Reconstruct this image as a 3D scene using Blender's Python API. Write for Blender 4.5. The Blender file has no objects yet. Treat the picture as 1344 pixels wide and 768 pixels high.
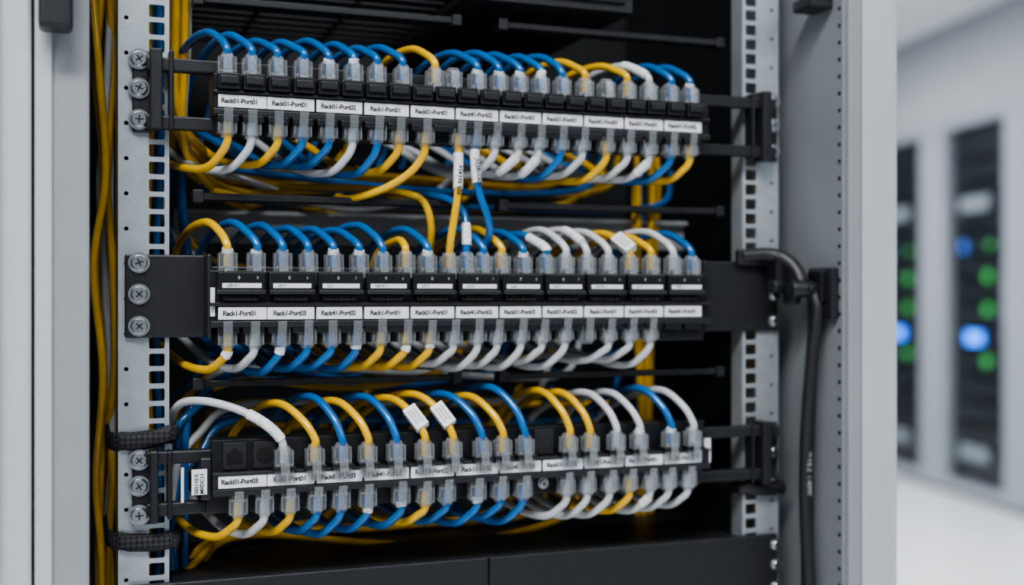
import bpy, bmesh, math, random
from mathutils import Vector, Matrix
random.seed(7)
R = random.random
def U(a,b): return a+(b-a)*R()
scene = bpy.context.scene
COL = scene.collection

# ------------------------------------------------------------------ materials
def pm(name, col, rough=.5, metal=0., noise=0., nscale=60., bump=0., bscale=200., spec=None, coat=0., emis=None, estr=0., stretch=None):
    m = bpy.data.materials.new(name); m.use_nodes = True
    nt = m.node_tree; b = nt.nodes['Principled BSDF']
    c = (*col, 1)
    b.inputs['Base Color'].default_value = c
    b.inputs['Roughness'].default_value = rough
    b.inputs['Metallic'].default_value = metal
    if spec is not None: b.inputs['Specular IOR Level'].default_value = spec
    if coat: b.inputs['Coat Weight'].default_value = coat
    if emis:
        b.inputs['Emission Color'].default_value = (*emis, 1); b.inputs['Emission Strength'].default_value = estr
    tc = nt.nodes.new('ShaderNodeTexCoord')
    src = tc.outputs['Object']
    if stretch:
        mp = nt.nodes.new('ShaderNodeMapping'); mp.inputs['Scale'].default_value = stretch
        nt.links.new(src, mp.inputs['Vector']); src = mp.outputs['Vector']
    if noise > 0:
        n = nt.nodes.new('ShaderNodeTexNoise'); n.inputs['Scale'].default_value = nscale; n.inputs['Detail'].default_value = 3
        nt.links.new(src, n.inputs['Vector'])
        r = nt.nodes.new('ShaderNodeValToRGB')
        r.color_ramp.elements[0].position = .3; r.color_ramp.elements[1].position = .7
        r.color_ramp.elements[0].color = (*[max(0, x*(1-noise)) for x in col], 1)
        r.color_ramp.elements[1].color = (*[min(1, x*(1+noise)) for x in col], 1)
        nt.links.new(n.outputs['Fac'], r.inputs['Fac']); nt.links.new(r.outputs['Color'], b.inputs['Base Color'])
    if bump > 0:
        n2 = nt.nodes.new('ShaderNodeTexNoise'); n2.inputs['Scale'].default_value = bscale
        nt.links.new(src, n2.inputs['Vector'])
        bp = nt.nodes.new('ShaderNodeBump'); bp.inputs['Strength'].default_value = bump; bp.inputs['Distance'].default_value = .001
        nt.links.new(n2.outputs['Fac'], bp.inputs['Height']); nt.links.new(bp.outputs['Normal'], b.inputs['Normal'])
    return m

M = {}
M['galv'] = pm('galvanized_steel', (.46,.50,.53), .40, .6, .08, 90, .15, 300)
M['screw'] = pm('zinc_screw', (.66,.70,.73), .22, .95, .08, 400)
M['black'] = pm('black_plastic', (.009,.010,.012), .34, 0, .2, 300, .08, 900)
M['black2'] = pm('black_plastic_soft', (.017,.018,.021), .38, 0, .2, 300, .08, 900)
M['blackmetal'] = pm('black_powdercoat', (.016,.017,.020), .40, .1, .15, 200, .25, 1500)
M['hole'] = pm('recess_black', (.003,.003,.003), .9, 0, .1)
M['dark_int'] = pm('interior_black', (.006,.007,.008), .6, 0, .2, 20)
M['frame'] = pm('grey_cabinet_paint', (.27,.285,.30), .42, .1, .03, 10, .05, 900)
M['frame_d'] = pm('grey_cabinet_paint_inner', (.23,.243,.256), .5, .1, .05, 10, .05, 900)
M['frame_l'] = pm('light_cabinet_paint', (.47,.49,.51), .35, .1, .03, 10, .05, 900)
M['brace'] = pm('brushed_steel', (.42,.43,.44), .5, .3, .1, 60, stretch=(1,1,20))
M['label'] = pm('label_paper', (.68,.69,.71), .5, 0, .02, 100)
M['ink'] = pm('label_ink', (.02,.02,.024), .6, 0, .1, 100)
M['ink2'] = pm('icon_ink', (.35,.36,.37), .6, 0, .1, 100)
M['blue'] = pm('blue_pvc', (.007,.112,.33), .26, 0, .10, 60, .06, 500, coat=.3)
M['yellow'] = pm('yellow_pvc', (.66,.385,.016), .26, 0, .08, 60, .06, 500, coat=.3)
M['white'] = pm('white_pvc', (.50,.51,.52), .30, 0, .05, 60, .06, 500, coat=.2)
M['rubber'] = pm('black_rubber', (.015,.015,.017), .45, 0, .2, 200)
M['gold'] = pm('gold_contact', (.75,.55,.22), .3, 1., .05, 400)
M['wall'] = pm('wall_paint', (.36,.385,.41), .8, 0, .03, 2)
M['ceil'] = pm('ceiling_tile', (.74,.76,.78), .9, 0, .04, 3)
M['floor'] = pm('vinyl_floor', (.70,.72,.74), .28, 0, .04, 3)
M['cabwhite'] = pm('white_cabinet_paint', (.29,.315,.35), .4, 0, .03, 3)
M['glassdark'] = pm('dark_mesh_door', (.022,.027,.032), .3, .2, .25, 3)
M['panel_e'] = pm('light_diffuser', (.9,.9,.9), .5, 0, .01, 5, emis=(.93,.97,1), estr=5)
M['led_g'] = pm('green_led', (.05,.35,.08), .5, 0, .01, 5, emis=(.10,.65,.12), estr=.28)
M['led_b'] = pm('blue_led', (.05,.2,.9), .5, 0, .01, 5, emis=(.03,.22,1), estr=3)
M['led_bd'] = pm('blue_led_dim', (.05,.15,.5), .5, 0, .01, 5, emis=(.03,.22,1), estr=.5)
M['led_w'] = pm('status_display', (.22,.25,.28), .5, 0, .01, 5)
def clear(name, a, col):
    m = bpy.data.materials.new(name); m.use_nodes = True; nt = m.node_tree
    b = nt.nodes['Principled BSDF']; o = nt.nodes['Material Output']
    b.inputs['Base Color'].default_value = (*col,1); b.inputs['Roughness'].default_value = .08
    b.inputs['Coat Weight'].default_value = 1; b.inputs['Specular IOR Level'].default_value = .9
    t = nt.nodes.new('ShaderNodeBsdfTransparent'); t.inputs['Color'].default_value = (.90,.93,.95,1)
    lw = nt.nodes.new('ShaderNodeLayerWeight'); lw.inputs['Blend'].default_value = .25
    mr = nt.nodes.new('ShaderNodeMapRange'); mr.inputs['To Min'].default_value = a; mr.inputs['To Max'].default_value = .85
    n = nt.nodes.new('ShaderNodeTexNoise'); n.inputs['Scale'].default_value = 420
    tc = nt.nodes.new('ShaderNodeTexCoord'); nt.links.new(tc.outputs['Object'], n.inputs['Vector'])
    bp = nt.nodes.new('ShaderNodeBump'); bp.inputs['Strength'].default_value = .8; bp.inputs['Distance'].default_value = .001
    nt.links.new(n.outputs['Fac'], bp.inputs['Height']); nt.links.new(bp.outputs['Normal'], b.inputs['Normal'])
    mx = nt.nodes.new('ShaderNodeMixShader')
    nt.links.new(lw.outputs['Facing'], mr.inputs['Value']); nt.links.new(mr.outputs['Result'], mx.inputs['Fac'])
    nt.links.new(t.outputs[0], mx.inputs[1]); nt.links.new(b.outputs[0], mx.inputs[2]); nt.links.new(mx.outputs[0], o.inputs['Surface'])
    return m
M['clear'] = clear('clear_polycarbonate', .15, (.54,.56,.575))
def sleeve_mat():
    m = pm('printed_sleeve', (.70,.71,.72), .45); nt = m.node_tree; b = nt.nodes['Principled BSDF']
    tc = nt.nodes.new('ShaderNodeTexCoord'); n = nt.nodes.new('ShaderNodeTexNoise')
    n.inputs['Scale'].default_value = 900; n.inputs['Detail'].default_value = 1
    r = nt.nodes.new('ShaderNodeValToRGB'); r.color_ramp.interpolation = 'CONSTANT'
    r.color_ramp.elements[0].color = (.70,.71,.72,1); r.color_ramp.elements[1].position = .64; r.color_ramp.elements[1].color = (.16,.16,.18,1)
    nt.links.new(tc.outputs['Object'], n.inputs['Vector']); nt.links.new(n.outputs['Fac'], r.inputs['Fac']); nt.links.new(r.outputs['Color'], b.inputs['Base Color'])
    return m
M['sleeve'] = sleeve_mat()
def braid_mat():
    m = pm('braided_strap', (.018,.019,.022), .75); nt = m.node_tree; b = nt.nodes['Principled BSDF']
    tc = nt.nodes.new('ShaderNodeTexCoord'); mp = nt.nodes.new('ShaderNodeMapping'); mp.inputs['Rotation'].default_value = (0,.78,0)
    c = nt.nodes.new('ShaderNodeTexChecker'); c.inputs['Scale'].default_value = 420
    c.inputs['Color1'].default_value = (.006,.006,.008,1); c.inputs['Color2'].default_value = (.035,.037,.042,1)
    nt.links.new(tc.outputs['Object'], mp.inputs['Vector']); nt.links.new(mp.outputs['Vector'], c.inputs['Vector'])
    nt.links.new(c.outputs['Color'], b.inputs['Base Color'])
    bp = nt.nodes.new('ShaderNodeBump'); bp.inputs['Strength'].default_value = .8; bp.inputs['Distance'].default_value = .001
    nt.links.new(c.outputs['Fac'], bp.inputs['Height']); nt.links.new(bp.outputs['Normal'], b.inputs['Normal'])
    return m
M['braid'] = braid_mat()

# ------------------------------------------------------------------ helpers
def emp(name, loc=(0,0,0)):
    e = bpy.data.objects.new(name, None); e.empty_display_size = .05; e.location = loc; COL.objects.link(e); return e

class MB:
    def __init__(s): s.bm = bmesh.new(); s.mats = []
    def mi(s, m):
        if m not in s.mats: s.mats.append(m)
        return s.mats.index(m)
    def box(s, x0,x1,y0,y1,z0,z1, m, rot=None, taper=None):
        i = s.mi(m); c = Vector(((x0+x1)/2,(y0+y1)/2,(z0+z1)/2)); vs = []
        for z in (z0,z1):
            for (x,y) in ((x0,y0),(x1,y0),(x1,y1),(x0,y1)):
                v = Vector((x,y,z))
                if taper and z == z1: v = Vector((c.x+(x-c.x)*taper, c.y+(y-c.y)*taper, z))
                if rot: v = c + rot @ (v-c)
                vs.append(s.bm.verts.new(v))
        for f in ((3,2,1,0),(4,5,6,7),(0,1,5,4),(1,2,6,5),(2,3,7,6),(3,0,4,7)):
            fc = s.bm.faces.new([vs[k] for k in f]); fc.material_index = i
    def cyl(s, c, axis, r, L, m, seg=20, r2=None):
        i = s.mi(m); r2 = r if r2 is None else r2
        a = Vector(axis).normalized(); q = a.to_track_quat('Z','Y').to_matrix()
        c = Vector(c); A=[];B=[]
        for k in range(seg):
            t = 2*math.pi*k/seg
            A.append(s.bm.verts.new(c + q@Vector((r*math.cos(t), r*math.sin(t), -L/2))))
            B.append(s.bm.verts.new(c + q@Vector((r2*math.cos(t), r2*math.sin(t), L/2))))
        for k in range(seg):
            f = s.bm.faces.new((A[k],A[(k+1)%seg],B[(k+1)%seg],B[k])); f.material_index=i; f.smooth=True
        f = s.bm.faces.new(A[::-1]); f.material_index=i
        f = s.bm.faces.new(B); f.material_index=i
    def mesh(s, name):
        me = bpy.data.meshes.new(name); s.bm.normal_update(); s.bm.to_mesh(me); s.bm.free()
        for m in s.mats: me.materials.append(M[m])
        return me
    def build(s, name, parent=None, bevel=0, seg=2):
        o = bpy.data.objects.new(name, s.mesh(name)); COL.objects.link(o)
        if bevel:
            b = o.modifiers.new('bevel','BEVEL'); b.width=bevel; b.segments=seg; b.limit_method='ANGLE'; b.angle_limit=math.radians(40)
        if parent: o.parent = parent
        return o

def text(s, x,y,z, size, mat, parent, rot=(math.pi/2,0,0), name='label_text', bold=.0, ax='LEFT', sp=1.0):
    c = bpy.data.curves.new(name,'FONT'); c.body = s; c.size = size; c.offset = bold; c.resolution_u = 2
    c.materials.append(M[mat]); c.align_y='CENTER'; c.align_x=ax; c.space_character=sp
    o = bpy.data.objects.new(name, c); o.location=(x,y,z); o.rotation_euler=rot; COL.objects.link(o); o.parent=parent
    return o

def catmull(P, n=8):
    P=[Vector(p) for p in P]; Q=[P[0]*2-P[1]]+P+[P[-1]*2-P[-2]]; out=[]
    for i in range(1,len(Q)-2):
        a,b,c,d = Q[i-1],Q[i],Q[i+1],Q[i+2]
        for k in range(n):
            t=k/n
            out.append(.5*((2*b)+(c-a)*t+(2*a-5*b+4*c-d)*t*t+(3*b-a-3*c+d)*t**3))
    out.append(P[-1]); return out

class Cords:
    def __init__(s, name, mat, parent, r):
        c = bpy.data.curves.new(name,'CURVE'); c.dimensions='3D'; c.bevel_depth=r; c.bevel_resolution=4; c.use_fill_caps=True
        c.materials.append(M[mat]); s.c=c; s.o=bpy.data.objects.new(name,c); COL.objects.link(s.o); s.o.parent=parent
    def add(s, pts):
        sp=s.c.splines.new('POLY'); sp.points.add(len(pts)-1)
        for i,p in enumerate(pts): sp.points[i].co=(*p,1)
        sp.use_smooth=True

# ------------------------------------------------------------------ room
FZ=-1.2; CZ=1.68
def slab(name,x0,x1,y0,y1,z0,z1,m):
    b=MB(); b.box(x0,x1,y0,y1,z0,z1,m); return b.build(name)
slab('floor',-4,12,-4,13,FZ-.1,FZ,'floor')
slab('ceiling',-4,12,-4,13,CZ,CZ+.1,'ceil')
slab('wall_back',-4,12,12.9,13,FZ,CZ,'wall')
slab('wall_left',-4.1,-4,-4,13,FZ,CZ,'wall')
ang=math.radians(-102.3)
d=Vector((-.213,-.977)); nrm=Vector((-.977,.213)); base=Vector((5.12,5.73))
w=MB(); w.box(-9,9,0,.1,FZ,CZ,'wall'); wo=w.build('wall_right')
pw=base-nrm*1.15; wo.location=(pw.x,pw.y,0); wo.rotation_euler=(0,0,ang)
sf=MB(); sf.box(-6,4,.03,1.1,1.105,CZ-.001,'wall'); so_=sf.build('wall_bulkhead')
so_.location=(base.x,base.y,0); so_.rotation_euler=(0,0,ang)
def bg_cabinet(k):
    e=emp('server_cabinet'); s=.975+.97*k
    p=base+d*s
    e.location=(p.x,p.y,0); e.rotation_euler=(0,0,ang)
    b=MB(); W=.483; B0=FZ+.03; T=1.10
    b.box(-W,-.33,0,.12,B0,T,'cabwhite'); b.box(.33,W,0,.12,B0,T,'cabwhite')
    b.box(-.33,.33,0,.12,1.02,T,'cabwhite'); b.box(-.33,.33,0,.12,B0,B0+.06,'cabwhite')
    b.box(-W,-W+.02,.12,1.05,B0,T,'cabwhite'); b.box(W-.02,W,.12,1.05,B0,T,'cabwhite')
    b.box(-W,W,.12,1.05,T-.02,T,'cabwhite'); b.box(-W,W,1.03,1.05,B0,T,'cabwhite')
    b.box(-W,W,.02,1.0,FZ,B0,'blackmetal')
    b.build('frame',e,.006)
    b=MB(); b.box(-.33,.33,.06,.09,B0+.06,1.02,'glassdark')
    for q in range(14): b.box(-.27,.27,.03,.062,-1.0+q*.14,-1.0+q*.14+.09,'glassdark')
    b.box(.27,.30,.03,.06,-.15,.12,'frame'); b.build('door',e,.003)
    b=MB()
    leds=[('led_g',.13,.12),('led_g',.13,-.07),('led_g',.12,-.37),('led_b',-.02,-.24),('led_bd',-.14,.30),('led_w',-.02,.55),('led_g',.15,.30),('led_w',-.02,-.92)]
    for (m,x,z) in leds:
        if m=='led_b': b.box(x-.08,x+.08,.018,.03,z-.035,z+.035,m)
        elif m=='led_bd': b.box(x-.025,x+.025,.018,.03,z-.03,z+.03,m)
        elif m=='led_w': b.box(x-.16,x+.16,.02,.03,z-.04,z+.04,'led_w')
        else: b.cyl((x,.024,z),(0,1,0),.034 if z<.25 else .02,.012,m,16)
    b.build('status_lights',e)
for k in range(-4,3): bg_cabinet(k)
def ceiling_light(x,y,sx,sy,power):
    e=emp('ceiling_light',(x,y,CZ))
    b=MB(); b.box(-sx/2-.03,sx/2+.03,-sy/2-.03,sy/2+.03,-.03,-.002,'frame_l'); b.build('housing',e,.004)
    b=MB(); b.box(-sx/2,sx/2,-sy/2,sy/2,-.036,-.03,'panel_e'); b.build('diffuser',e)
    l=bpy.data.lights.new('lamp','AREA'); l.shape='RECTANGLE'; l.size=sx; l.size_y=sy; l.energy=power; l.color=(.97,.98,1)
    o=bpy.data.objects.new('lamp',l); o.location=(0,0,-.045); COL.objects.link(o); o.parent=e
ceiling_light(-.5,-1.5,1.2,.5,64)
ceiling_light(-1.9,-1.7,1.4,.6,24)
ceiling_light(1.4,-2.4,1.4,.6,12)
ceiling_light(3.0,3.0,.6,1.8,85)
ceiling_light(3.4,5.8,.6,1.8,85)
ceiling_light(2.2,.8,.6,1.6,25)

# ------------------------------------------------------------------ rack cabinet
RZ=.85
rack=emp('server_rack_cabinet')
b=MB()
b.box(-.0596,-.030,-.060,.0,FZ+.02,RZ,'frame')
b.box(-.0596,-.0500,-.0625,-.060,FZ+.02,RZ,'frame_l')
b.build('column_left',rack,.002)
b=MB()
b.box(.4925,.5335,-.060,.0,FZ+.02,RZ,'frame')
b.box(.503,.5335,-.0625,-.060,FZ+.02,RZ,'frame_l')
b.build('column_right',rack,.003)
b=MB()
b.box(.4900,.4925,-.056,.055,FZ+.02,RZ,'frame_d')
b.build('inner_wall_panel',rack,.0005)
b=MB()
z=-.6
while z<.6:
    b.cyl((.4899,-.052,z),(1,0,0),.0016,.0006,'hole',10); z+=.0125
b.build('edge_perforations',rack)
b=MB()
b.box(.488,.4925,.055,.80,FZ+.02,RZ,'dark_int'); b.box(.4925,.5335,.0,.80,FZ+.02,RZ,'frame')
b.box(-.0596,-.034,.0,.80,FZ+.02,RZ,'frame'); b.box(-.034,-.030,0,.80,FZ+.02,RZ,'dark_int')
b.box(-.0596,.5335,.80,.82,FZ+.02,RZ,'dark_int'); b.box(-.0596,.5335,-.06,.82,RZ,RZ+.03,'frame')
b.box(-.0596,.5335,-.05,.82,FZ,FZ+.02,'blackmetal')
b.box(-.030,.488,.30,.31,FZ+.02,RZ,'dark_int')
b.build('shell',rack,.001)
b=MB(); b.box(-.057,-.039,-.084,-.066,.149,.30,'black2'); b.box(-.053,-.043,-.068,-.060,.17,.185,'black2'); b.box(-.053,-.043,-.068,-.060,.27,.285,'black2')
b.build('door_handle',rack,.003,3)

nb=emp('neighbouring_rack_cabinet')
b=MB()
b.box(-.66,-.0602,-.045,.80,FZ,RZ+.03,'frame'); 
b.build('shell',nb,.003)
b=MB(); b.box(-.655,-.0610,-.066,-.047,FZ+.05,RZ,'frame_l'); b.box(-.095,-.078,-.072,-.066,FZ+.05,RZ,'frame_l'); b.box(-.135,-.128,-.074,-.066,FZ+.05,RZ,'frame')
b.box(-.60,-.18,-.069,-.065,FZ+.15,RZ-.1,'glassdark')
b.build('door',nb,.003)

# ------------------------------------------------------------------ perforated rails
def ring_cell(bm,x0,x1,z0,z1,hx,hz,rx,rz,sq):
    N=24; out=[];inn=[]
    cx,cz=hx,hz
    for k in range(N):
        t=2*math.pi*(k+.5)/N; c,s_=math.cos(t),math.sin(t)
        tx=((x1-cx)/c if c>0 else (x0-cx)/c) if abs(c)>1e-6 else 1e9
        tz=((z1-cz)/s_ if s_>0 else (z0-cz)/s_) if abs(s_)>1e-6 else 1e9
        tt=min(tx,tz); out.append(bm.verts.new((cx+c*tt,0,cz+s_*tt)))
        if sq:
            e=.22; ax=math.copysign(abs(c)**e,c)*rx; az=math.copysign(abs(s_)**e,s_)*rz
            inn.append(bm.verts.new((cx+ax,0,cz+az)))
        else: inn.append(bm.verts.new((cx+c*rx,0,cz+s_*rz)))
    for k in range(N):
        j=(k+1)%N; bm.faces.new((out[k],out[j],inn[j],inn[k]))
        a,b_=out[k].co,out[j].co
        if abs(a.x-b_.x)>1e-7 and abs(a.z-b_.z)>1e-7:
            qx=x1 if max(a.x,b_.x)>cx+(x1-cx)*.999 else x0
            qz=z1 if max(a.z,b_.z)>cz+(z1-cz)*.999 else z0
            v=bm.verts.new((qx,0,qz)); bm.faces.new((out[j],out[k],v))
def rail(name,mirror,x_out,x_mid,x_in,hole_x,rnd_x):
    e=emp(name)
    bm=bmesh.new(); P=.0111; z=-1.10; n=0
    while z<.78:
        ring_cell(bm,min(x_mid,x_in),max(x_mid,x_in),z,z+P,hole_x,z+P/2,.0048,.0040,True)
        xa,xb=sorted((x_out,x_mid))
        if n%2==0:
            ring_cell(bm,xa,xb,z,z+2*P,rnd_x,z+P,.0014,.0014,False)
        z+=P; n+=1
    me=bpy.data.meshes.new('perforated_face')
    bmesh.ops.remove_doubles(bm,verts=bm.verts,dist=1e-6)
    bmesh.ops.recalc_face_normals(bm,faces=bm.faces)
    bm.normal_update()
    for f in bm.faces:
        if f.normal.y>0: f.normal_flip()
    bm.to_mesh(me); bm.free(); me.materials.append(M['galv'])
    o=bpy.data.objects.new('perforated_face',me); COL.objects.link(o); o.parent=e
    so=o.modifiers.new('thick','SOLIDIFY'); so.thickness=.002; so.offset=-1
    b=MB()
    xo=x_out; s=-1 if mirror else 1
    xa,xb=sorted((xo,xo+s*.002)); b.box(xa,xb,.002,.045,-1.1,.78,'galv')
    xa,xb=sorted((x_in-s*.0015,x_in)); b.box(xa,xb,.002,.016,-1.1,.78,'galv')
    b.build('flanges',e)
    return e
railL=rail('rack_mounting_rail',False,-.0124,.0045,.0186,.0110,-.0075)
railR=rail('rack_mounting_rail',True,.4715,.4545,.4395,.4470,.4655)

def screw_mesh():
    b=MB()
    b.cyl((0,-.0006,0),(0,1,0),.0066,.0012,'screw',28)
    b.cyl((0,-.0026,0),(0,-1,0),.0054,.0028,'screw',28,.0042)
    b.box(-.0026,.0026,-.0042,-.0039,-.0004,.0004,'black2'); b.box(-.0004,.0004,-.0042,-.0039,-.0026,.0026,'black2')
    return b.mesh('screw')
SM=screw_mesh()
def screw(x,y,z,parent,sc=1):
    o=bpy.data.objects.new('screw',SM); o.location=(x,y,z); o.rotation_euler=(0,U(0,3),0); o.scale=(sc,)*3; COL.objects.link(o); o.parent=parent

# ------------------------------------------------------------------ plug
def plug_mesh():
    b=MB()
    b.box(-.0058,.0058,-.0040,.0040,-.021,-.0005,'clear')
    b.box(-.0042,.0042,-.0032,.0032,-.0005,.0022,'clear',taper=.75)
    b.box(-.0028,.0028,-.0068,-.0060,-.016,.0000,'clear',rot=Matrix.Rotation(math.radians(-9),3,'X'))
    b.box(-.0050,.0050,-.0046,-.0040,-.0105,-.0092,'clear')
    b.box(-.0056,-.0050,-.0044,-.0040,-.018,-.002,'clear'); b.box(.0050,.0056,-.0044,-.0040,-.018,-.002,'clear')
    b.box(-.0040,.0040,.0010,.0030,-.020,-.003,'black2')
    for k in range(8):
        x=-.0036+k*.00103
        b.box(x-.00028,x+.00028,-.0024,-.0014,-.0205,-.0085,['brace','gold','blue','brace','gold','label','brace','gold'][k])
    return b.mesh('rj45_plug')
PMSH=plug_mesh()
def plug(x,y,z,parent,down=False,tilt=0):
    o=bpy.data.objects.new('rj45_plug',PMSH); o.location=(x+U(-.0003,.0003),y,z+U(-.0004,.0004))
    o.rotation_euler=(tilt,(math.pi if down else 0)+U(-.02,.02),U(-.03,.03)); COL.objects.link(o); o.parent=parent
    bv=o.modifiers.new('bevel','BEVEL'); bv.width=.0005; bv.segments=1; bv.limit_method='ANGLE'

# ------------------------------------------------------------------ panels
def XP(i): return .0520+.01564*i
X0,X1=.0442,.3935
ZT,ZM,ZB=.1227,-.0103,-.1158
def label_row(e,zc,yf,n=11):
    b=MB(); pw=.03128
    for k in range(n):
        x=X0+k*pw+(.001 if k==0 else 0)
        b.box(x+.0007,x+pw-.0007,yf-.0008,yf+.001,zc-.0040,zc+.0040,'label')
    b.build('label_strips',e,.0003,1)
    for k in range(n):
        x=X0+k*pw
        text('Rack%s-Port%s'%(random.choice(['01','1','41']),random.choice(['01','01','03','02','01'])),x+pw/2-.0008,yf-.0010,zc,.0043,'ink',e,bold=.00012,ax='CENTER',sp=.88)
top=emp('patch_panel'); b=MB()
b.box(X0-.0012,X1+.001,-.028,-.002,ZT-.009,ZT+.0175,'black')
b.box(X0-.0012,X1+.001,-.0305,-.028,ZT+.0047,ZT+.0068,'black2'); b.box(X0-.0012,X1+.001,-.0305,-.028,ZT-.0085,ZT-.0047,'black2')
for i in range(22):
    x=XP(i)
    b.box(x-.0070,x+.0070,-.0345,-.014,ZT+.0072,ZT+.0170,'black')
    b.box(x-.0056,x+.0056,-.0372,-.0343,ZT+.0100,ZT+.0150,'black2')
    b.box(x-.0068,x+.0068,-.0300,-.013,ZT-.0125,ZT-.0082,'black')
    b.box(x-.0074,x+.0074,-.0185,-.004,ZT-.0195,ZT-.0082,'black')
b.build('body',top,.0009,3)
b=MB()
for zz in (.1465,.1100): b.box(.004,.462,-.012,-.004,zz-.0042,zz+.0042,'blackmetal')
b.box(.0060,.0135,-.016,-.001,.1050,.1555,'blackmetal'); b.box(.0175,.0205,-.014,-.002,.1050,.1555,'blackmetal')
b.box(.4480,.4560,-.016,-.001,.1030,.1555,'blackmetal'); b.box(.4400,.4425,-.014,-.002,.1050,.1535,'blackmetal')
b.box(-.004,.008,-.003,0,.1040,.1560,'blackmetal'); b.box(.455,.469,-.003,0,.1040,.1560,'blackmetal')
b.build('mounting_bracket',top,.0012)
for zz in (.150,.1316,.1119):
    screw(0,-.003,zz,top); screw(.465,-.003,zz,top,.8)
label_row(top,ZT,-.0288)
# --- middle
mid=emp('patch_panel'); b=MB()
b.box(X0-.0030,X1+.001,-.027,-.003,ZM-.0090,ZM+.0270,'black')
b.box(X0-.0030,X1+.001,-.0305,-.027,ZM+.0047,ZM+.0070,'black2'); b.box(X0-.0030,X1+.001,-.0305,-.027,ZM-.0085,ZM-.0047,'black2')
for i in range(22):
    b.box(XP(i)-.0068,XP(i)+.0068,-.0300,-.013,ZM-.0125,ZM-.0082,'black')
    b.box(XP(i)-.0074,XP(i)+.0074,-.0185,-.004,ZM-.0195,ZM-.0082,'black')
b.box(.355,.392,-.025,-.006,ZM-.021,ZM-.009,'black')
b.build('body',mid,.0005)
b=MB()
for k in range(11):
    x=X0+k*.03128
    b.box(x+.0009,x+.0303,-.0345,-.02,ZM+.0145,ZM+.0264,'black')
    b.box(x+.0009,x+.0303,-.0370,-.02,ZM+.0120,ZM+.0152,'black2')
    b.box(x+.0040,x+.0265,-.0320,-.02,ZM+.0080,ZM+.0118,'black')
    for xx in (.0075,.0155,.0235): b.box(x+xx-.0012,x+xx+.0012,-.0335,-.03,ZM+.0082,ZM+.0112,'black2')
b.build('keystone_modules',mid,.0011,3)
b=MB()
for k in range(11):
    x=X0+k*.03128
    b.box(x+.0035,x+.0275,-.0352,-.0344,ZM+.0160,ZM+.0190,'label')
b.build('module_labels',mid)
for k in range(11):
    x=X0+k*.03128
    text(random.choice(['LB1N 1','Lal1','CBS 1','L3.1','L011']),x+.0065,-.0354,ZM+.0175,.0026,'ink',mid,bold=.00004)
    text(random.choice(['8','0','P','4','9']),x+.0130,-.0347,ZM+.0224,.0030,'ink2',mid,name='port_icon',bold=.00005); text(random.choice(['8','6','7']),x+.0245,-.0347,ZM+.0224,.0026,'ink2',mid,name='port_icon')
b=MB()
b.box(-.0085,.0425,-.0035,0,-.0258,.0270,'blackmetal'); b.box(.393,.4690,-.0035,0,-.0258,.0270,'blackmetal')
b.box(.0395,.0425,-.026,-.003,-.0258,.0270,'blackmetal'); b.box(.3945,.3975,-.02,-.003,-.0258,.0270,'blackmetal')
b.box(.0420,.3935,-.003,.0,-.0250,.0200,'blackmetal')
b.build('mounting_bracket',mid,.0012)
b=MB(); b.box(.04125,.0440,-.0275,-.0270,-.012,.006,'label'); b.build('serial_label',mid)
text('S021S1',.0427,-.0277,-.0100,.0024,'ink',mid,rot=(math.pi/2,-math.pi/2,0))
for zz in (.0217,.0019,-.0183):
    screw(0,-.0035,zz,mid); screw(.4655,-.0035,zz,mid,.8)
label_row(mid,ZM,-.0288)
# --- bottom
bot=emp('patch_panel'); b=MB()
b.box(X0-.0012,X1+.001,-.021,-.002,ZB-.009,ZB+.0255,'black')
b.box(X0-.0012,X1+.001,-.0285,-.021,ZB-.0085,ZB+.0060,'black2')
b.box(X0-.0012,X1+.001,-.0305,-.028,ZB+.0043,ZB+.0058,'black2'); b.box(X0-.0012,X1+.001,-.0305,-.028,ZB-.0085,ZB-.0045,'black2')
bu=[2.2,3.45,4.6,5.7,6.9,8.15,9.4,10.7,11.65,12.7,14.8,15.8,17.1,18.25,19.85,21]
for i in bu: b.box(XP(i)-.0070,XP(i)+.0070,-.0345,-.020,ZB+.0060,ZB+.0085,'black')
for i in [.3,1.5,13.75]:
    b.box(XP(i)-.0072,XP(i)+.0072,-.0235,-.020,ZB+.0068,ZB+.0240,'black2')
b.box(XP(.3)-.0050,XP(.3)+.0050,-.0239,-.0233,ZB+.0105,ZB+.0175,'hole'); b.box(XP(.3)-.0022,XP(.3)+.0022,-.0239,-.0233,ZB+.0175,ZB+.0200,'hole'); b.cyl((XP(1.5),-.0236,ZB+.0155),(0,1,0),.0052,.0008,'hole',24)
b.build('body',bot,.0006)
b=MB()
for zz in (-.1010,-.1335): b.box(.004,.462,-.012,-.004,zz-.0042,zz+.0042,'blackmetal')
b.box(.0060,.0110,-.016,-.001,-.1415,-.0960,'blackmetal'); b.box(.0165,.0195,-.014,-.002,-.1400,-.0965,'blackmetal')
b.box(.0360,.0430,-.020,-.003,-.128,-.101,'black2')
b.box(.4480,.4560,-.016,-.001,-.1415,-.0940,'blackmetal'); b.box(.4400,.4425,-.014,-.002,-.1400,-.0960,'blackmetal')
b.box(-.004,.008,-.003,0,-.1440,-.0960,'blackmetal'); b.box(.455,.469,-.003,0,-.1440,-.0960,'blackmetal')
b.build('mounting_bracket',bot,.0012)
b=MB(); b.box(.0245,.0262,-.0165,-.0160,-.1290,-.1070,'label'); b.box(.0305,.0400,-.0208,-.0202,-.1240,-.1080,'label'); b.box(.3960,.4040,-.0140,-.0130,-.1225,-.1045,'label')
b.build('asset_labels',bot)
text('S02110 E\nMVDC11',.0352,-.0211,-.1235,.0034,'ink',bot,rot=(math.pi/2,-math.pi/2,0),bold=.00006)
for zz in (-.1027,-.1191,-.1374):
    screw(0,-.003,zz,bot); screw(.465,-.003,zz,bot,.8)
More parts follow.
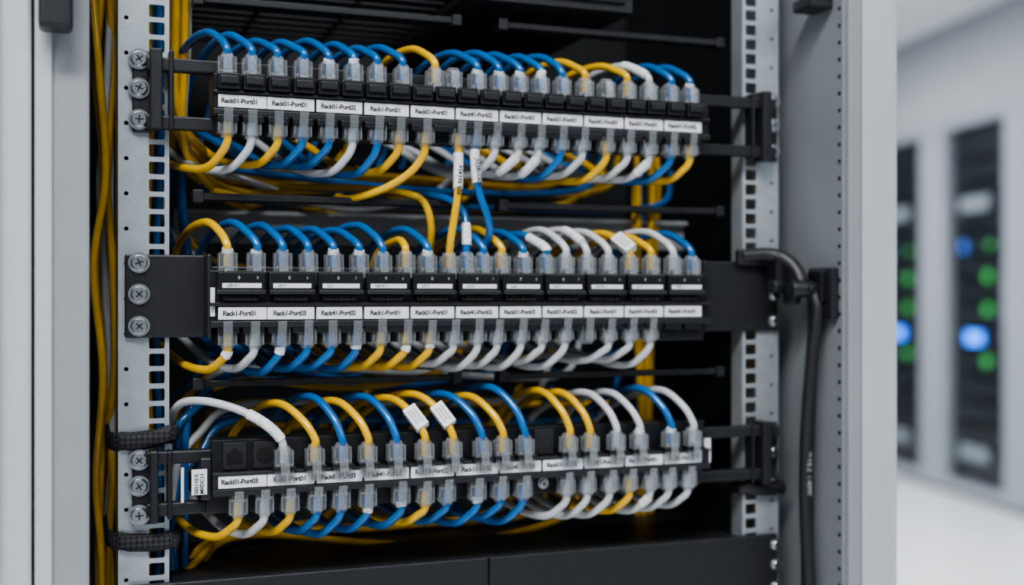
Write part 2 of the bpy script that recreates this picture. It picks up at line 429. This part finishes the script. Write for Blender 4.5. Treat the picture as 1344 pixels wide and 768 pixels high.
screw(XP(13.75),-.0215,ZB-.0135,bot,.6)
b=MB(); b.box(.040,.398,-.014,-.002,ZB-.022,ZB-.004,'blackmetal'); b.build('lower_frame',bot,.001)
label_row(bot,ZB,-.0288)

# ------------------------------------------------------------------ cables
E={'b':emp('blue_patch_cables'),'y':emp('yellow_patch_cables'),'w':emp('white_patch_cables')}
NM={'b':'blue','y':'yellow','w':'white'}
CR={c:Cords('cords',NM[c],E[c],.00265) for c in 'byw'}
SL={c:Cords('marker_sleeves','sleeve',E[c],.0034) for c in 'byw'}
def add_cable(c,P,sl=None,flag=None):
    pts=catmull(P,8); CR[c].add(pts)
    if sl:
        n=len(pts); a,b_=int(sl[0]*n),max(int(sl[1]*n),int(sl[0]*n)+4); SL[c].add(pts[a:b_])
    if flag:
        k=int(flag*len(pts)); p=pts[k]; t=(pts[k+1]-pts[k-1]).normalized()
        fb=MB(); fb.box(-.0046,.0046,-.0034,.0030,-.0085,.0085,'label')
        for q,wd in ((-.0022,.0058),(0,.0050),(.0022,.0058)): fb.box(q-.0006,q+.0006,-.00355,-.0033,-wd,wd,'ink2')
        o=fb.build('flag_label',E[c])
        side=Vector((0,-1,0)); yy=-(side-t*side.dot(t)).normalized(); xx=yy.cross(t)
        mt=Matrix((xx,yy,t)).transposed().to_4x4(); mt.translation=p; o.matrix_local=mt
def up(i,c,z0,h,w,y0=-.024,sl=None,plug_only=False,flag=None):
    X=XP(i); plug(X,y0,z0,E[c],False)
    if plug_only: return
    h*=U(.88,1.12); w*=U(.85,1.15); j=U(-.002,.002); k=U(0,.02)
    P=[(X,y0,z0-.009),(X,y0,z0),(X+j*.3,y0-.0005,z0+.005),(X-.16*w,y0+.006,z0+.62*h),(X-.48*w,y0+.022,z0+h),(X-.85*w+j,y0+.050,z0+.82*h),
       (X-1.15*w+j,y0+.076+k,z0+.1*h),(X-1.35*w,y0+.092+k,z0-.022),(X-1.5*w-.005,y0+.100+k,z0-.055)]
    add_cable(c,P,sl,flag)
def low(i,c,z0,h,w,y0=-.024,sl=None):
    X=XP(i); plug(X,y0,z0,E[c],True)
    h*=U(.85,1.15); w*=U(.85,1.15); k=U(0,.02)
    P=[(X,y0,z0+.009),(X,y0,z0),(X,y0,z0-.004),(X-.10*w,y0+.003,z0-.55*h),(X-.38*w,y0+.013,z0-h),(X-.80*w,y0+.034,z0-.92*h),
       (X-1.15*w,y0+.058+k,z0-.45*h),(X-1.6*w,y0+.078+k,z0+.3*h),(X-2.2*w,y0+.095+k,z0+h)]
    add_cable(c,P,sl)
for i,c,s in [(0,'b',0),(.95,'b',0),(2,'b',0),(3.05,'b',0),(4.1,'b',(.12,.2)),(5.15,'b',(.14,.24)),(6.15,'b',0),(7.25,'b',0),(8.7,'y',0),(9.5,'w',-1),(10.6,'b',(.12,.2)),(11.6,'b',(.12,.2)),
              (12.55,'b',(.12,.22)),(13.55,'b',(.12,.26)),(14.6,'b',0),(15.7,'y',0),(16.75,'w',-1),(17.8,'y',0),(18.9,'w',(.3,.5)),(20,'b',0),(21,'b',(.14,.22))]:
    up(i,c,ZT+.029,.017,.022,sl=s if isinstance(s,tuple) else None,plug_only=(s==-1))
for i,c,s in [(0,'y',0),(.95,'w',0),(2,'y',0),(3,'b',0),(4.1,'b',0),(5.1,'w',0),(6.15,'b',0),(7.1,'y',0),(11.4,'w',0),(12.5,'w',(.3,.5)),(13.45,'w',(.3,.5)),(14.5,'b',0),
              (15.55,'w',0),(16.75,'y',0),(17.8,'w',0),(18.9,'w',(.3,.45)),(20,'b',0),(21,'y',0)]:
    low(i,c,ZT-.0205,.018,.030,sl=s or None)
zt=ZT-.0205; zm=ZM+.0385
X=XP(8.25); plug(X,-.024,zt,E['y'],True)
add_cable('y',[(X,-.024,zt+.009),(X,-.024,zt),(X-.001,-.023,zt-.008),(X-.010,-.018,zt-.020),(X-.028,-.008,zt-.031),(X-.05,.010,zt-.036),(X-.09,.04,zt-.035),(X-.13,.06,zt-.028)])
Xa,Xb=XP(9.75),XP(9.35); plug(Xa,-.024,zt,E['y'],True); plug(Xb,-.024,zm,E['y'])
add_cable('y',[(Xa,-.024,zt+.009),(Xa,-.024,zt),(Xa-.0003,-.025,zt-.015),(Xa-.002,-.028,zt-.035),(Xb+.0005,-.026,zm+.012),(Xb,-.024,zm),(Xb,-.024,zm-.009)],(.24,.48))
text('9E5 N14S4',Xa-.0010,-.0312,zt-.024,.0044,'ink',E['y'],rot=(math.pi/2,math.radians(-86),0),bold=.00010,ax='CENTER',name='sleeve_print')
X=XP(10.5); plug(X,-.024,zt,E['b'],True)
add_cable('b',[(X,-.024,zt+.009),(X,-.024,zt),(X,-.0245,zt-.010),(X+.002,-.026,zt-.030),(X+.009,-.026,zt-.050),(X+.011,-.020,zt-.062),(X+.006,-.006,zt-.074),(X+.002,.02,zt-.078),(X-.01,.05,zt-.08)],(.16,.36))
text('022R-1503',X+.0008,-.0292,zt-.018,.0042,'ink',E['b'],rot=(math.pi/2,math.radians(84),0),bold=.00010,ax='CENTER',name='sleeve_print')
for i,c,s in [(0,'y',(.12,.2)),(1.15,'b',(.12,.18)),(2.2,'b',0),(3.25,'b',0),(4.3,'b',(.12,.22)),(5.4,'b',(.12,.2)),(6.4,'b',0),(8.35,'b',(.12,.22)),(10.85,'b',0),(11.7,'y',0),(12.75,'b',(.12,.2)),
              (13.8,'b',(.22,.45)),(14.75,'w',0),(15.8,'w',(.35,.5)),(16.85,'w',0),(17.9,'y',-2),(19,'y',0),(20.15,'w',0),(21.1,'b',0)]:
    up(i,c,zm,.018,.022,sl=s if isinstance(s,tuple) else None,flag=.34 if s==-2 else None)
X=XP(7.4); plug(X,-.024,zm,E['y']); add_cable('y',[(X,-.024,zm-.009),(X,-.024,zm),(X,-.022,zm+.006),(X-.002,-.010,zm+.010),(X-.008,.02,zm+.002),(X-.01,.04,zm-.02)])
X=XP(10.1); plug(X,-.024,zm,E['b']); add_cable('b',[(X,-.024,zm-.009),(X,-.024,zm),(X+.001,-.022,zm+.015),(X+.000,-.014,zm+.032),(X-.012,.004,zm+.042),(X-.05,.03,zm+.046),(X-.10,.06,zm+.050)],(.25,.42))
add_cable('y',[(XP(9.0),.010,zm-.004),(XP(9.0),-.000,zm+.018),(XP(8.7),.000,zm+.036),(XP(8.0),.006,zm+.043),(XP(6),.03,zm+.048),(XP(3),.06,zm+.05)])
for i,c,s in [(0,'y',(.22,.34)),(1.05,'w',0),(2.1,'b',(.16,.3)),(3.2,'b',0),(4.2,'b',0),(5.25,'b',(.14,.24)),(6.3,'y',0),(7.4,'y',(.16,.28)),(8.45,'y',(.14,.24)),(9.5,'w',0),(10.6,'w',0),(11.5,'w',0),
              (12.6,'w',0),(13.6,'w',0),(14.7,'w',0),(16.85,'w',0),(17.9,'w',0),(18.95,'w',0)]:
    low(i,c,ZM-.0205,.016,.028,sl=s or None)
plug(XP(15.8),-.024,ZM-.0205,E['w'],True)
cu='wybybyyby'+'b'+'yywwbw'
for n,(i,c) in enumerate(zip(bu,cu)):
    s={13:(.12,.22),14:(.12,.22)}.get(n); fl={5:.36,6:.36}.get(n)
    if n==0: continue
    up(i,c,ZB+.0195,.030 if n<10 else .028,.036 if n<10 else .026,y0=-.029,sl=s,flag=fl)
X=XP(2.2); z0=ZB+.0195; plug(X,-.029,z0,E['w'])
add_cable('w',[(X,-.029,z0-.009),(X,-.029,z0),(X-.003,-.029,z0+.008),(X-.014,-.027,z0+.018),(X-.030,-.020,z0+.026),(X-.048,-.008,z0+.030),(X-.061,.006,z0+.027),(X-.066,.022,z0+.012),(X-.066,.035,z0-.02)],(.22,.46))
for i,c,s in [(.4,'y',0),(1.45,'w',0),(2.5,'y',0),(3.6,'b',0),(4.6,'b',0),(5.75,'b',(.14,.26)),(7.2,'b',(.10,.18)),(8.25,'y',0),(9.2,'b',0),(10.6,'b',(.10,.20)),(11.65,'b',0),(12.7,'b',0),
              (14.8,'w',0),(15.8,'w',0),(16.9,'w',0),(17.9,'y',0),(18.95,'w',(.3,.42)),(19.9,'w',0),(20.9,'w',0)]:
    low(i,c,ZB-.0215,.017,.028,sl=s or None)

def back_run(c,z,z2,dirv):
    xs=U(.12,.42); y=U(.06,.13); xv=U(.020,.034); yv=U(.03,.07)
    P=[(xs+.03,y+.02,z+.03),(xs,y,z+U(-.004,.004)),(xs*.6+.02,y,z+U(-.012,.004)),(.075,y-.01,z+U(-.01,.01)),(.042,yv+.01,z+.012*dirv),(xv,yv,z+.04*dirv),(xv+U(-.003,.003),yv,z+.12*dirv),(xv+U(-.004,.004),yv,z2)]
    add_cable(c,P)
for c,n in (('y',8),('b',2),('w',1)):
    for _ in range(n): back_run(c,U(.070,.095),.45,1)
for c,n in (('y',2),('b',3),('w',1)):
    for _ in range(n): back_run(c,U(-.062,-.04),-.5,-1)
for c,n in (('y',4),('b',1)):
    for _ in range(n): back_run(c,U(-.178,-.155),-.5,-1)
for c,n in (('y',2),('b',3),('w',1)):
    for _ in range(n): back_run(c,U(.005,.035),.45,1)
for c,n in (('y',3),('b',2),('w',1)):
    for _ in range(n): back_run(c,U(-.10,-.08),-.5,-1)
for c,n in (('y',4),('w',3)):
    for _ in range(n):
        x=U(-.026,-.014); y=U(.030,.085)
        add_cable(c,[(x+U(-.004,.004),y+U(-.008,.008),z) for z in (.5,.3,.22,.15,.08,.02,-.05,-.12,-.18,-.3,-.5)])
for c,n in (('b',2),('y',1)):
    for _ in range(n):
        x=U(.006,.016); y=U(.03,.05)
        add_cable(c,[(x+U(-.003,.003),y+U(-.004,.004),z) for z in (.5,.3,.2,.1,.0,-.1,-.2,-.3,-.5)])
for c,n in (('y',5),('b',2)):
    for _ in range(n):
        x=U(.405,.430); y=U(.10,.14)
        add_cable(c,[(x-U(.0,.01),y+U(-.004,.004),z) for z in (.12,.09,.0,-.1,-.2,-.3,-.5)])

# ------------------------------------------------------------------ lacing bars
def lacing(xa,xb,z):
    e=emp('cable_lacing_bar'); b=MB()
    b.box(xa,xb,.002,.010,z-.0022,z+.0022,'blackmetal'); b.box(xa,xb,.009,.016,z-.0022,z-.0006,'blackmetal')
    b.box(xa-.001,xa+.006,.000,.012,z-.0042,z+.0042,'blackmetal'); b.box(xb-.006,xb+.001,.000,.012,z-.0038,z+.0038,'blackmetal')
    b.build('bar',e,.001)
for z in (.0652,-.0562,.193):
    lacing(.0342,.2142,z); lacing(.2435,.4233,z)
b=MB(); b.box(.03,.45,.112,.115,.040,.063,'brace'); b.box(.03,.45,.105,.115,.061,.064,'brace')
b.build('rear_brace_plate')
# ------------------------------------------------------------------ blanking panel
e=emp('blanking_panel'); b=MB()
b.box(-.006,.2330,-.0045,-.0004,-.2680,-.1815,'blackmetal'); b.box(.2338,.4680,-.0045,-.0004,-.2680,-.1815,'blackmetal')
b.box(.020,.435,-.0004,.12,-.1840,-.1815,'blackmetal'); b.build('face',e,.0012)
for zz in (-.190,-.205,-.222,-.24,-.258):
    screw(.466,-.0045,zz,e,.7)
    if zz<-.2: screw(0,-.0045,zz,e)
# ------------------------------------------------------------------ equipment above
e=emp('rack_server'); b=MB()
b.box(.225,.342,-.010,.28,.206,.255,'black2'); b.box(.232,.335,-.013,-.009,.212,.25,'black')
for q in range(10): b.box(.236+q*.0098,.2425+q*.0098,-.0138,-.0125,.216,.246,'hole')
b.build('chassis',e,.0015)
e=emp('vented_shelf'); b=MB()
for q in range(12): b.box(.03,.22,.01+q*.02,.021+q*.02,.2150,.2175,'black')
for x in (.03,.09,.155,.217): b.box(x,x+.004,.0,.25,.2175,.2210,'black')
b.box(.03,.221,-.002,.004,.212,.226,'black')
b.build('slats',e,.0006)

# ------------------------------------------------------------------ hook & loop straps
def strap(xa,xb,ya,yb,z,h,tilt,mat='braid',thick=.0024):
    e=emp('hook_and_loop_strap',((xa+xb)/2,(ya+yb)/2,z)); bm=bmesh.new()
    hx,hy=(xb-xa)/2,(yb-ya)/2; N=64; rows=[]
    prof=[(0,-h/2),(thick*.6,-h/2+.0012),(thick,-h/4),(thick,h/4),(thick*.6,h/2-.0012),(0,h/2)]
    for k in range(N):
        t=2*math.pi*k/N; c,s_=math.cos(t),math.sin(t); ex=.35
        px=math.copysign(abs(c)**ex,c); py=math.copysign(abs(s_)**ex,s_)
        wob=.0006*math.sin(9*t)
        rows.append([bm.verts.new((px*(hx+o),py*(hy+o),zz+tilt*px*hx+wob)) for o,zz in prof])
    for k in range(N):
        a,b_=rows[k],rows[(k+1)%N]
        for q in range(len(prof)-1):
            f=bm.faces.new((a[q],b_[q],b_[q+1],a[q+1])); f.smooth=True
        f=bm.faces.new((a[-1],b_[-1],b_[0],a[0]))
    bmesh.ops.recalc_face_normals(bm,faces=bm.faces)
    me=bpy.data.meshes.new('strap_loop'); bm.to_mesh(me); bm.free(); me.materials.append(M[mat])
    o=bpy.data.objects.new('strap_loop',me); COL.objects.link(o); o.parent=e
    return e
strap(-.0165,.0235,-.0030,.085,-.0895,.0115,.11)
strap(-.0175,.0245,-.0030,.085,-.1545,.0115,-.05)
strap(.434,.4760,-.0050,.05,-.1460,.0100,-.05,'rubber')
# ------------------------------------------------------------------ latch + hanging hoses
e=emp('door_latch'); b=MB()
b.box(.4830,.4900,-.052,-.022,-.016,.022,'black2'); b.box(.4780,.4835,-.046,-.028,-.004,.020,'black')
b.cyl((.4740,-.034,.006),(1,0,0),.0065,.030,'black2',24); b.cyl((.4640,-.030,.006),(1,0,0),.0090,.008,'black',24)
b.cyl((.4590,-.020,.008),(1,.3,0),.0050,.018,'black2',20)
b.cyl((.4735,-.036,.006),(0,1,0),.0030,.014,'black',16)
b.box(.430,.4700,-.010,-.0045,.024,.036,'rubber')
b.build('latch_body',e,.0015)
b=MB(); b.box(.4560,.4680,-.022,-.004,.004,.034,'black'); b.box(.4640,.4740,-.030,-.014,-.006,.026,'black2'); b.build('latch_bracket',e,.004,3)
c=Cords('strap_arm','rubber',e,.0055)
c.add(catmull([(.436,-.006,.031),(.455,-.012,.032),(.465,-.020,.028),(.470,-.028,.018),(.470,-.032,.008)],8))
e=emp('hanging_black_cables'); c=Cords('cables','rubber',e,.0048)
c.add(catmull([(.478,-.036,.004),(.4790,-.040,-.010),(.4765,-.038,-.04),(.4745,-.034,-.09),(.4740,-.032,-.15),(.4755,-.034,-.21),(.4770,-.036,-.30),(.4770,-.036,-.60)],10))
c.add(catmull([(.483,-.030,-.004),(.4835,-.030,-.02),(.4815,-.028,-.06),(.4800,-.026,-.12),(.4800,-.026,-.2),(.4805,-.026,-.3),(.4805,-.026,-.60)],10))
text('I3:3/5-2  1-40MT',.4738,-.0374,-.115,.0048,'ink2',e,rot=(math.pi/2,math.pi/2,math.radians(-15)),name='cable_print')
b=MB(); b.box(.470,.4900,-.045,-.020,.2140,.2240,'black2'); b.build('cable_clamp',e,.002)

# ------------------------------------------------------------------ world / camera
w=bpy.data.worlds.new('World'); scene.world=w; w.use_nodes=True
w.node_tree.nodes['Background'].inputs['Color'].default_value=(.90,.94,1,1); w.node_tree.nodes['Background'].inputs['Strength'].default_value=.20
cam=bpy.data.cameras.new('camera'); co=bpy.data.objects.new('camera',cam); COL.objects.link(co)
co.location=(-.0391,-.7829,0); co.rotation_euler=(math.pi/2,0,math.radians(-20.4))
cam.sensor_width=36; cam.lens=1550*36/1344; cam.shift_y=.0045; cam.clip_start=.01
cam.dof.use_dof=True; cam.dof.focus_distance=.740; cam.dof.aperture_fstop=3.2
scene.camera=co
scene.view_settings.view_transform='AgX'
try: scene.view_settings.look='AgX - Medium High Contrast'
except Exception: pass
scene.view_settings.exposure=.08
